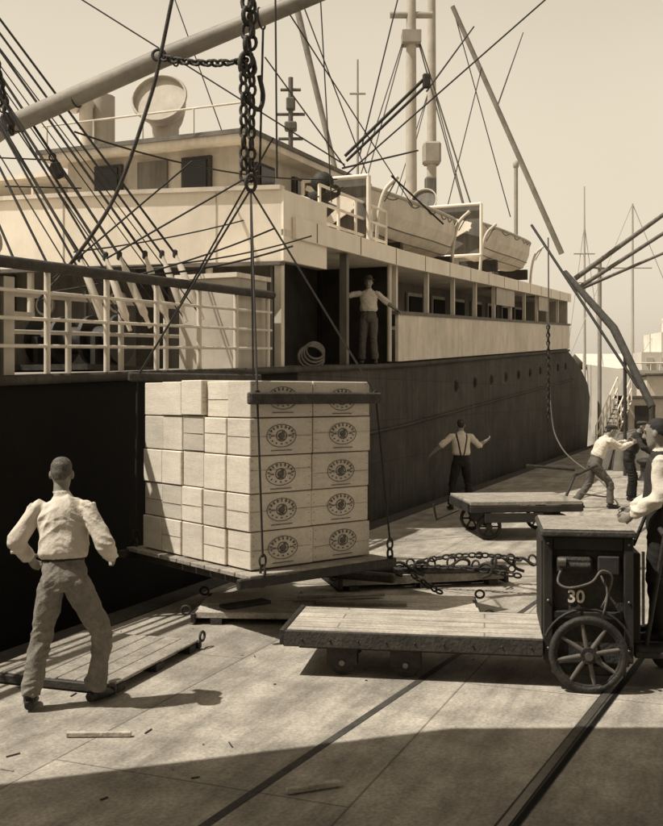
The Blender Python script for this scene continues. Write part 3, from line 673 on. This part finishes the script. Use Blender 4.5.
def person(name,loc,yaw,pose,mats,hat=None,sleeve='long',vest=False,scale=1.0,curl=.7,voxel=.0085,seed=1,braces=False,fold=1.0):
    P={k:V(v) for k,v in {**DEF,**pose}.items()}
    shirt,trs,hair=mats
    parts=[]
    def part(m):
        q=MB(); parts.append((m,q)); return q
    def tube(m,pts,rad,side=None,n=16,k=5):
        pts=[V(p) for p in pts]; rad=[(r,r) if isinstance(r,(int,float)) else r for r in rad]
        P3=spline([V(p) for p in pts],k); rr=[]
        for i in range(len(pts)-1):
            for j in range(k):
                t=j/k; rr.append((rad[i][0]*(1-t)+rad[i+1][0]*t,rad[i][1]*(1-t)+rad[i+1][1]*t))
        rr.append(rad[-1])
        q=part(m); vs=[];fs=[]
        sd=V(side) if side is not None else None
        for i,p in enumerate(P3):
            t=(P3[min(i+1,len(P3)-1)]-P3[max(i-1,0)]).normalized()
            if sd is None:
                ref=V((0,1,0)) if abs(t.y)<.9 else V((0,0,1)); sd=t.cross(ref).normalized()
            s_=(sd-t*sd.dot(t)).normalized(); u_=t.cross(s_); sd=s_
            for a_ in range(n):
                a=2*math.pi*a_/n; vs.append(p+s_*rr[i][0]*math.cos(a)+u_*rr[i][1]*math.sin(a))
        for i in range(len(P3)-1):
            for a_ in range(n): a2=(a_+1)%n; fs.append((i*n+a_,i*n+a2,(i+1)*n+a2,(i+1)*n+a_))
        fs.append(tuple(reversed(range(n)))); e=(len(P3)-1)*n; fs.append(tuple(e+a_ for a_ in range(n)))
        q.add(vs,fs,m); 
    def ball(m,c,r,ax=V((1,0,0)),ay=V((0,1,0)),az=V((0,0,1)),nu=14,nv=9):
        q=part(m); q.ell(c,r if isinstance(r,tuple) else (r,r,r),m,ax,ay,az,nu,nv)
    pel,ch,nk=P['pel'],P['chest'],P['neck']; sside=(P['sr']-P['sl']).normalized()
    up=(ch-pel).normalized()
    waist=pel+up*.13
    tube(trs,[pel-up*.09,pel-up*.02,pel+up*.06,waist],[(.12,.095),(.16,.12),(.158,.112),(.142,.102)],sside)
    tube(m_belt,[waist-up*.012,waist+up*.018],[(.146,.107),(.146,.107)],sside,k=2)
    sm=P['sl'].lerp(P['sr'],.5); nd=(nk-ch).normalized()
    tube(m_vest if vest else shirt,[waist+up*.006,waist+up*.045,ch-up*.05,ch+up*.07,sm-nd*.05,sm+nd*.015,nk-nd*.015,nk+nd*.005],
         [(.15,.112),(.172,.132),(.168,.126),(.178,.125),(.178,.112),(.15,.088),(.085,.066),(.062,.062)],sside,n=22)
    tube(shirt,[nk-nd*.03,nk+(P['head']-nk).normalized()*.025],[(.07,.07),(.060,.062)],sside,k=2)
    tube(m_skin,[nk-V((0,0,.04)),nk.lerp(P['head'],.35),P['head']-V((0,0,.03))],[.056,.053,.055])
    for s,kk,aa,ff in ((-1,'kl','al','fl'),(1,'kr','ar','fr')):
        hip=pel+sside*.085*s-up*.04; K,A=P[kk],P[aa]
        tube(trs,[hip,hip.lerp(K,.5),K,K.lerp(A,.45),A+V((0,0,.02))],[.095,.086,.07,.068,.074]); ball(trs,hip,.096)
        f=P[ff].normalized(); sd=f.cross(V((0,0,1)))
        tube(m_shoe,[A+V((0,0,.05)),A-V((0,0,.03))],[.05,.047])
        tube(m_shoe,[A-f*.065+V((0,0,-.045)),A-f*.02+V((0,0,-.035)),A+f*.07+V((0,0,-.042)),A+f*.15+V((0,0,-.053)),A+f*.2+V((0,0,-.058))],[(.034,.034),(.04,.046),(.047,.04),(.048,.031),(.03,.02)],sd)
    for s,ss,ee,ww in ((-1,'sl','el','wl'),(1,'sr','er','wr')):
        A,E,Wp=P[ss],P[ee],P[ww]; fd=(Wp-E).normalized()
        ball(shirt,A-sside*s*.015-V((0,0,.012)),(.058,.06,.058)); 
        if sleeve=='long':
            tube(shirt,[A,A.lerp(E,.5),E,E.lerp(Wp,.5),Wp-fd*.02],[.058,.059,.06,.056,.046])
            tube(shirt,[Wp-fd*.045,Wp-fd*.0],[.036,.034],k=2)
        else:
            tube(shirt,[A,A.lerp(E,.5),E,E.lerp(Wp,.2)],[.058,.06,.058,.056]); tube(m_skin,[E,E.lerp(Wp,.35),Wp],[.044,.043,.029])
        pn=(V((-s,0,0))-fd*V((-s,0,0)).dot(fd))
        if pn.length<.2: pn=V((0,0,-1))-fd*fd.dot(V((0,0,-1)))
        pn.normalize(); wd=fd.cross(pn).normalized()
        if wd.dot(V((0,1,0)))+wd.z*.5<0: wd=-wd
        tube(m_skin,[Wp-fd*.03,Wp+fd*.01,Wp+fd*.05,Wp+fd*.09],[(.026,.02),(.03,.018),(.04,.017),(.038,.013)],wd)
        for q,(off,l) in enumerate(((.030,.072),(.010,.08),(-.011,.075),(-.031,.06))):
            b0=Wp+fd*.085+wd*off; c_=curl
            d1=(fd*math.cos(c_*.5)+pn*math.sin(c_*.5)); d2=(fd*math.cos(c_*1.3)+pn*math.sin(c_*1.3)); d3=(fd*math.cos(c_*2)+pn*math.sin(c_*2))
            p1_=b0+d1*l*.45; p2_=p1_+d2*l*.32; p3_=p2_+d3*l*.25
            tube(m_skin,[b0-fd*.02,b0,p1_,p2_,p3_],[.0095,.0095,.009,.0085,.007],n=8,k=3)
        t0=Wp+fd*.03+wd*.028; tube(m_skin,[t0-wd*.01,t0+wd*.022+fd*.025+pn*.01,t0+wd*.028+fd*.055+pn*.02,t0+wd*.02+fd*.078+pn*.028],[.013,.012,.01,.0085],n=8,k=3)
    H=P['head']; f=P['look'].normalized(); r_=f.cross(V((0,0,1))).normalized(); u=r_.cross(f).normalized()
    def hp(x,y,z): return H+r_*x+f*y+u*z
    def rings(m,data,n=20):
        q=part(m); vs=[];fs=[]
        for (z,w,yc,d) in data:
            for a_ in range(n):
                a=2*math.pi*a_/n; vs.append(hp(w*math.cos(a),yc+d*math.sin(a),z))
        for i in range(len(data)-1):
            for a_ in range(n): a2=(a_+1)%n; fs.append((i*n+a_,i*n+a2,(i+1)*n+a2,(i+1)*n+a_))
        fs.append(tuple(reversed(range(n)))); e=(len(data)-1)*n; fs.append(tuple(e+k for k in range(n))); q.add(vs,fs,m)
    rings(m_skin,[(-.118,.02,.058,.016),(-.108,.036,.05,.032),(-.09,.048,.034,.055),(-.06,.058,.012,.078),(-.02,.066,.0,.09),(.03,.070,-.004,.094),(.07,.066,-.006,.088),(.098,.048,-.008,.064),(.112,.02,-.01,.03)])
    rings(hair,[(-.045,.035,-.058,.032),(-.02,.058,-.045,.05),(.0,.069,-.032,.068),(.03,.0735,-.018,.081),(.06,.073,-.012,.087),(.09,.061,-.008,.075),(.110,.042,-.01,.053),(.119,.016,-.01,.022)])
    tube(m_skin,[hp(0,.088,.03),hp(0,.102,.0),hp(0,.112,-.022),hp(0,.092,-.03)],[.008,.011,.014,.01],n=8,k=3)
    ball(m_skin,hp(0,.082,.035),(.05,.014,.012),r_,f,u); ball(m_skin,hp(0,.084,-.06),(.024,.01,.009),r_,f,u); ball(m_skin,hp(0,.07,-.1),(.02,.016,.014),r_,f,u)
    for s in(-1,1): ball(m_skin,hp(s*.076,-.004,-.008),(.013,.018,.032),r_,f,u)
    if hat=='fedora':
        rings(hat_m,[(.055,.083,-.006,.102),(.09,.08,-.006,.098),(.13,.068,-.006,.084),(.15,.05,-.006,.066)])
        rings(hat_m,[(.05,.125,-.004,.15),(.062,.125,-.004,.15)],28)
    if hat=='cap':
        rings(hat_m,[(.045,.083,-.008,.102),(.075,.098,-.0,.118),(.1,.092,-.0,.11),(.118,.05,-.0,.07)]); rings(hat_m,[(.045,.06,.09,.06),(.053,.06,.09,.06)])
    allb=MB()
    for m,q in parts: allb.add(q.v,q.f,m)
    me=bpy.data.meshes.new('t'); me.from_pydata(allb.v,[],allb.f); me.update()
    ob=bpy.data.objects.new('t',me); scene.collection.objects.link(ob)
    md=ob.modifiers.new('r','REMESH'); md.mode='VOXEL'; md.voxel_size=voxel
    m2=ob.modifiers.new('s','SMOOTH'); m2.factor=.5; m2.iterations=2
    dg=bpy.context.evaluated_depsgraph_get(); dg.update(); nm=bpy.data.meshes.new_from_object(ob.evaluated_get(dg)); bpy.data.objects.remove(ob)
    groups={}
    for m,q in parts:
        g=groups.setdefault(m.name,[m,[],[]]); o_=len(g[1]); g[1]+=[V(x) for x in q.v]; g[2]+=[tuple(o_+k for k in ff) for ff in q.f]
    trees=[(g[0],BVHTree.FromPolygons(g[1],g[2])) for g in groups.values()]
    nm.materials.clear(); mlist=[t[0] for t in trees]
    for m in mlist: nm.materials.append(m)
    bi_=mlist.index(m_belt)
    mi=[]
    for p in nm.polygons:
        best=9;bi=0
        for i,(m,t) in enumerate(trees):
            h=t.find_nearest(p.center,.05)
            if h[0] is not None and h[3]<best: best=h[3];bi=i
        if braces and mlist[bi]==shirt:
            c=p.center; xx=(c-ch).dot(sside); zz=(c-waist).z/(sm.z-waist.z)
            tx=.03+.07*max(0,min(1,zz)) if (c-ch).y<0 else .08
            if -.05<zz<1.25 and abs(abs(xx)-tx)<.016: bi=bi_
        mi.append(bi)
    nm.polygons.foreach_set('material_index',mi); nm.polygons.foreach_set('use_smooth',[True]*len(nm.polygons))
    cloth=set(i for i,m in enumerate(mlist) if m in (shirt,trs,m_vest)); amp={}
    for p,i in zip(nm.polygons,mi):
        for v in p.vertices:
            a=1.0 if i in cloth else 0.0
            amp[v]=min(amp.get(v,1.0),a)
    nrm=[v.normal.copy() for v in nm.vertices]
    joints=[P['el'],P['er'],P['kl'],P['kr'],waist,P['sl'],P['sr'],P['al'],P['ar'],P['wl'],P['wr']]
    for v in nm.vertices:
        if amp.get(v.index,0)>0:
            c=v.co; w_=noise.noise(V((c.x*4+seed,c.y*4,c.z*4)))*.14
            sg=1 if c.x>0 else -1
            n1=1-abs(noise.noise(V((c.x*10+seed*7+w_*9,c.y*10,(c.z+w_)*4.5+seed))))*3.2
            n2=1-abs(noise.noise(V((c.x*5,c.y*5+seed*3,(c.z+c.x*.6*sg+w_*.6)*15))))*3.2
            dj=min((c-j).length for j in joints); near=math.exp(-(dj/.13)**2)
            n3=noise.noise(V((c.x*5,c.y*5+seed,c.z*4)))
            v.co=c+nrm[v.index]*fold*(.006*n1*(1-.5*near)+.0095*n2*(.25+.9*near)+.007*n3)
    base=MB()
    for s in (-1,1): base.ell(hp(s*.03,.083,.012),(.013,.008,.007),m_eye,r_,f,u,10,6)
    base.ell(hp(0,.091,-.06),(.02,.003,.0025),m_eye,r_,f,u,10,6)
    nm.update(); nm.name=name
    ob=bpy.data.objects.new(name,nm); scene.collection.objects.link(ob)
    eo=base.obj('eyes_and_mouth',ob)
    ob.location=loc; ob.rotation_euler=(0,0,yaw); ob.scale=(scale,)*3
    return ob
hat_m=M('felt_hat',.06,.9,.2,10,.2,60)
D=math.radians
person('dock_worker',(-1.87,7.0,0.0),D(-6),dict(pel=(0,0,.93),chest=(-.02,.03,1.26),neck=(-.04,.04,1.50),head=(-.05,.08,1.65),sl=(-.205,.02,1.42),sr=(.145,.04,1.42),
  el=(-.335,-.03,1.17),wl=(-.33,.18,1.03),er=(.30,.0,1.165),wr=(.27,.22,1.05),kl=(-.18,.04,.49),al=(-.24,-.02,.09),kr=(.22,.15,.5),ar=(.15,.2,.09),fl=(-.3,1,0),fr=(.35,1,0),look=(-.15,1,-.1)),
  (m_shirt,m_trl,m_hairg),seed=2,voxel=.007,fold=1.15)
person('dock_worker',(2.5,19.3,0),D(5),dict(el=(-.36,.0,1.27),wl=(-.54,.08,1.1),er=(.35,.0,1.25),wr=(.51,.08,1.33),kl=(-.16,.05,.49),al=(-.19,0,.09),kr=(.15,.05,.49),ar=(.17,0,.09)),
  (m_shirt,m_trd,m_hair),seed=5,sleeve='rolled',braces=True)
pd=S(20.0,.1,2.9)
person('deck_hand',(pd.x,pd.y,pd.z),D(172),dict(er=(.43,.03,1.38),wr=(.50,.02,1.64),el=(-.36,.0,1.24),wl=(-.57,.08,1.08),kl=(-.1,.05,.49),al=(-.13,.02,.09)),
  (m_shirt,m_trm,m_hair),hat='fedora',seed=8,sleeve='rolled',vest=False)
person('dock_worker',(5.2,19.6,0),D(-82),dict(pel=(0,-.05,.88),chest=(0,.08,1.18),neck=(0,.2,1.39),head=(0,.3,1.52),sl=(-.18,.17,1.34),sr=(.18,.17,1.34),el=(-.2,.42,1.2),wl=(-.1,.66,1.3),er=(.2,.42,1.2),wr=(.12,.68,1.28),
  kl=(-.12,-.1,.5),al=(-.13,-.4,.1),kr=(.12,.22,.48),ar=(.13,.22,.09),look=(.1,1,-.2),fl=(0,1,-.1)),(m_shirt,m_trm,m_hair),seed=11,hat='cap')
person('dock_worker',(6.3,21,0),D(-120),dict(pel=(0,-.05,.9),chest=(0,.06,1.2),neck=(0,.14,1.42),head=(0,.22,1.56),sl=(-.18,.12,1.37),sr=(.18,.12,1.37),el=(-.3,.3,1.15),wl=(-.2,.5,1.0),er=(.3,.3,1.15),wr=(.2,.5,1.0)),(m_vest,m_trd,m_hair),seed=14,hat='cap')
person('truck_driver',(2.62,7.95,.27),D(68),dict(el=(-.26,.0,1.15),wl=(-.2,.2,1.0),er=(.27,.02,1.15),wr=(.2,.24,1.0),look=(.2,1,-.15)),(m_shirt,m_trd,m_hair),seed=17,vest=True)
# ------------------------------------------------------------------ light, world, camera
sd=V((-.96,-.28,0)).normalized(); el=math.radians(58)
sdir=V((sd.x*math.cos(el),sd.y*math.cos(el),math.sin(el)))
sl=bpy.data.lights.new('sun','SUN'); sl.energy=5.0; sl.angle=math.radians(.5); sl.color=(1,.95,.86)
so=bpy.data.objects.new('sun',sl); scene.collection.objects.link(so); so.rotation_euler=sdir.to_track_quat('Z','Y').to_euler(); so.location=(-20,-10,30)
w=bpy.data.worlds.new('World'); scene.world=w; w.use_nodes=True; nt=w.node_tree; bg=nt.nodes['Background']; L=nt.links
sk=nt.nodes.new('ShaderNodeTexSky'); sk.sky_type='NISHITA'; sk.sun_disc=False; sk.sun_elevation=el; sk.sun_rotation=math.atan2(sd.x,sd.y); sk.dust_density=4; sk.air_density=1.5
bw=nt.nodes.new('ShaderNodeRGBToBW'); L.new(sk.outputs[0],bw.inputs[0])
tc=nt.nodes.new('ShaderNodeTexCoord'); sp=nt.nodes.new('ShaderNodeSeparateXYZ'); L.new(tc.outputs['Generated'],sp.inputs[0])
mr=nt.nodes.new('ShaderNodeMapRange'); mr.interpolation_type='SMOOTHSTEP'; mr.inputs[1].default_value=.25; mr.inputs[2].default_value=.75; mr.inputs[3].default_value=6.2; mr.inputs[4].default_value=.3; L.new(sp.outputs[2],mr.inputs[0])
nz=nt.nodes.new('ShaderNodeTexNoise'); nz.inputs['Scale'].default_value=1.6; nz.inputs['Detail'].default_value=4; L.new(tc.outputs['Generated'],nz.inputs['Vector'])
mz=nt.nodes.new('ShaderNodeMapRange'); mz.inputs[3].default_value=.8; mz.inputs[4].default_value=1.2; L.new(nz.outputs['Fac'],mz.inputs[0])
mm_=nt.nodes.new('ShaderNodeMath'); mm_.operation='MULTIPLY'; L.new(mr.outputs[0],mm_.inputs[0]); L.new(mz.outputs[0],mm_.inputs[1])
ad=nt.nodes.new('ShaderNodeMath'); ad.operation='ADD'; L.new(bw.outputs[0],ad.inputs[0]); L.new(mm_.outputs[0],ad.inputs[1])
sc=nt.nodes.new('ShaderNodeVectorMath'); sc.operation='SCALE'; sc.inputs[0].default_value=(1.0,.88,.69); L.new(ad.outputs[0],sc.inputs['Scale'])
L.new(sc.outputs[0],bg.inputs[0]); bg.inputs[1].default_value=.085
cam=bpy.data.cameras.new('camera'); co=bpy.data.objects.new('camera',cam); scene.collection.objects.link(co); scene.camera=co
co.location=(0,0,2.2); co.rotation_euler=(math.pi/2,0,0); cam.sensor_fit='HORIZONTAL'; cam.sensor_width=36; cam.lens=36*1000/663; cam.shift_y=-17/663; cam.clip_end=9000; cam.clip_start=.1
scene.view_settings.view_transform='Standard'; scene.view_settings.look='None'; scene.view_settings.exposure=0
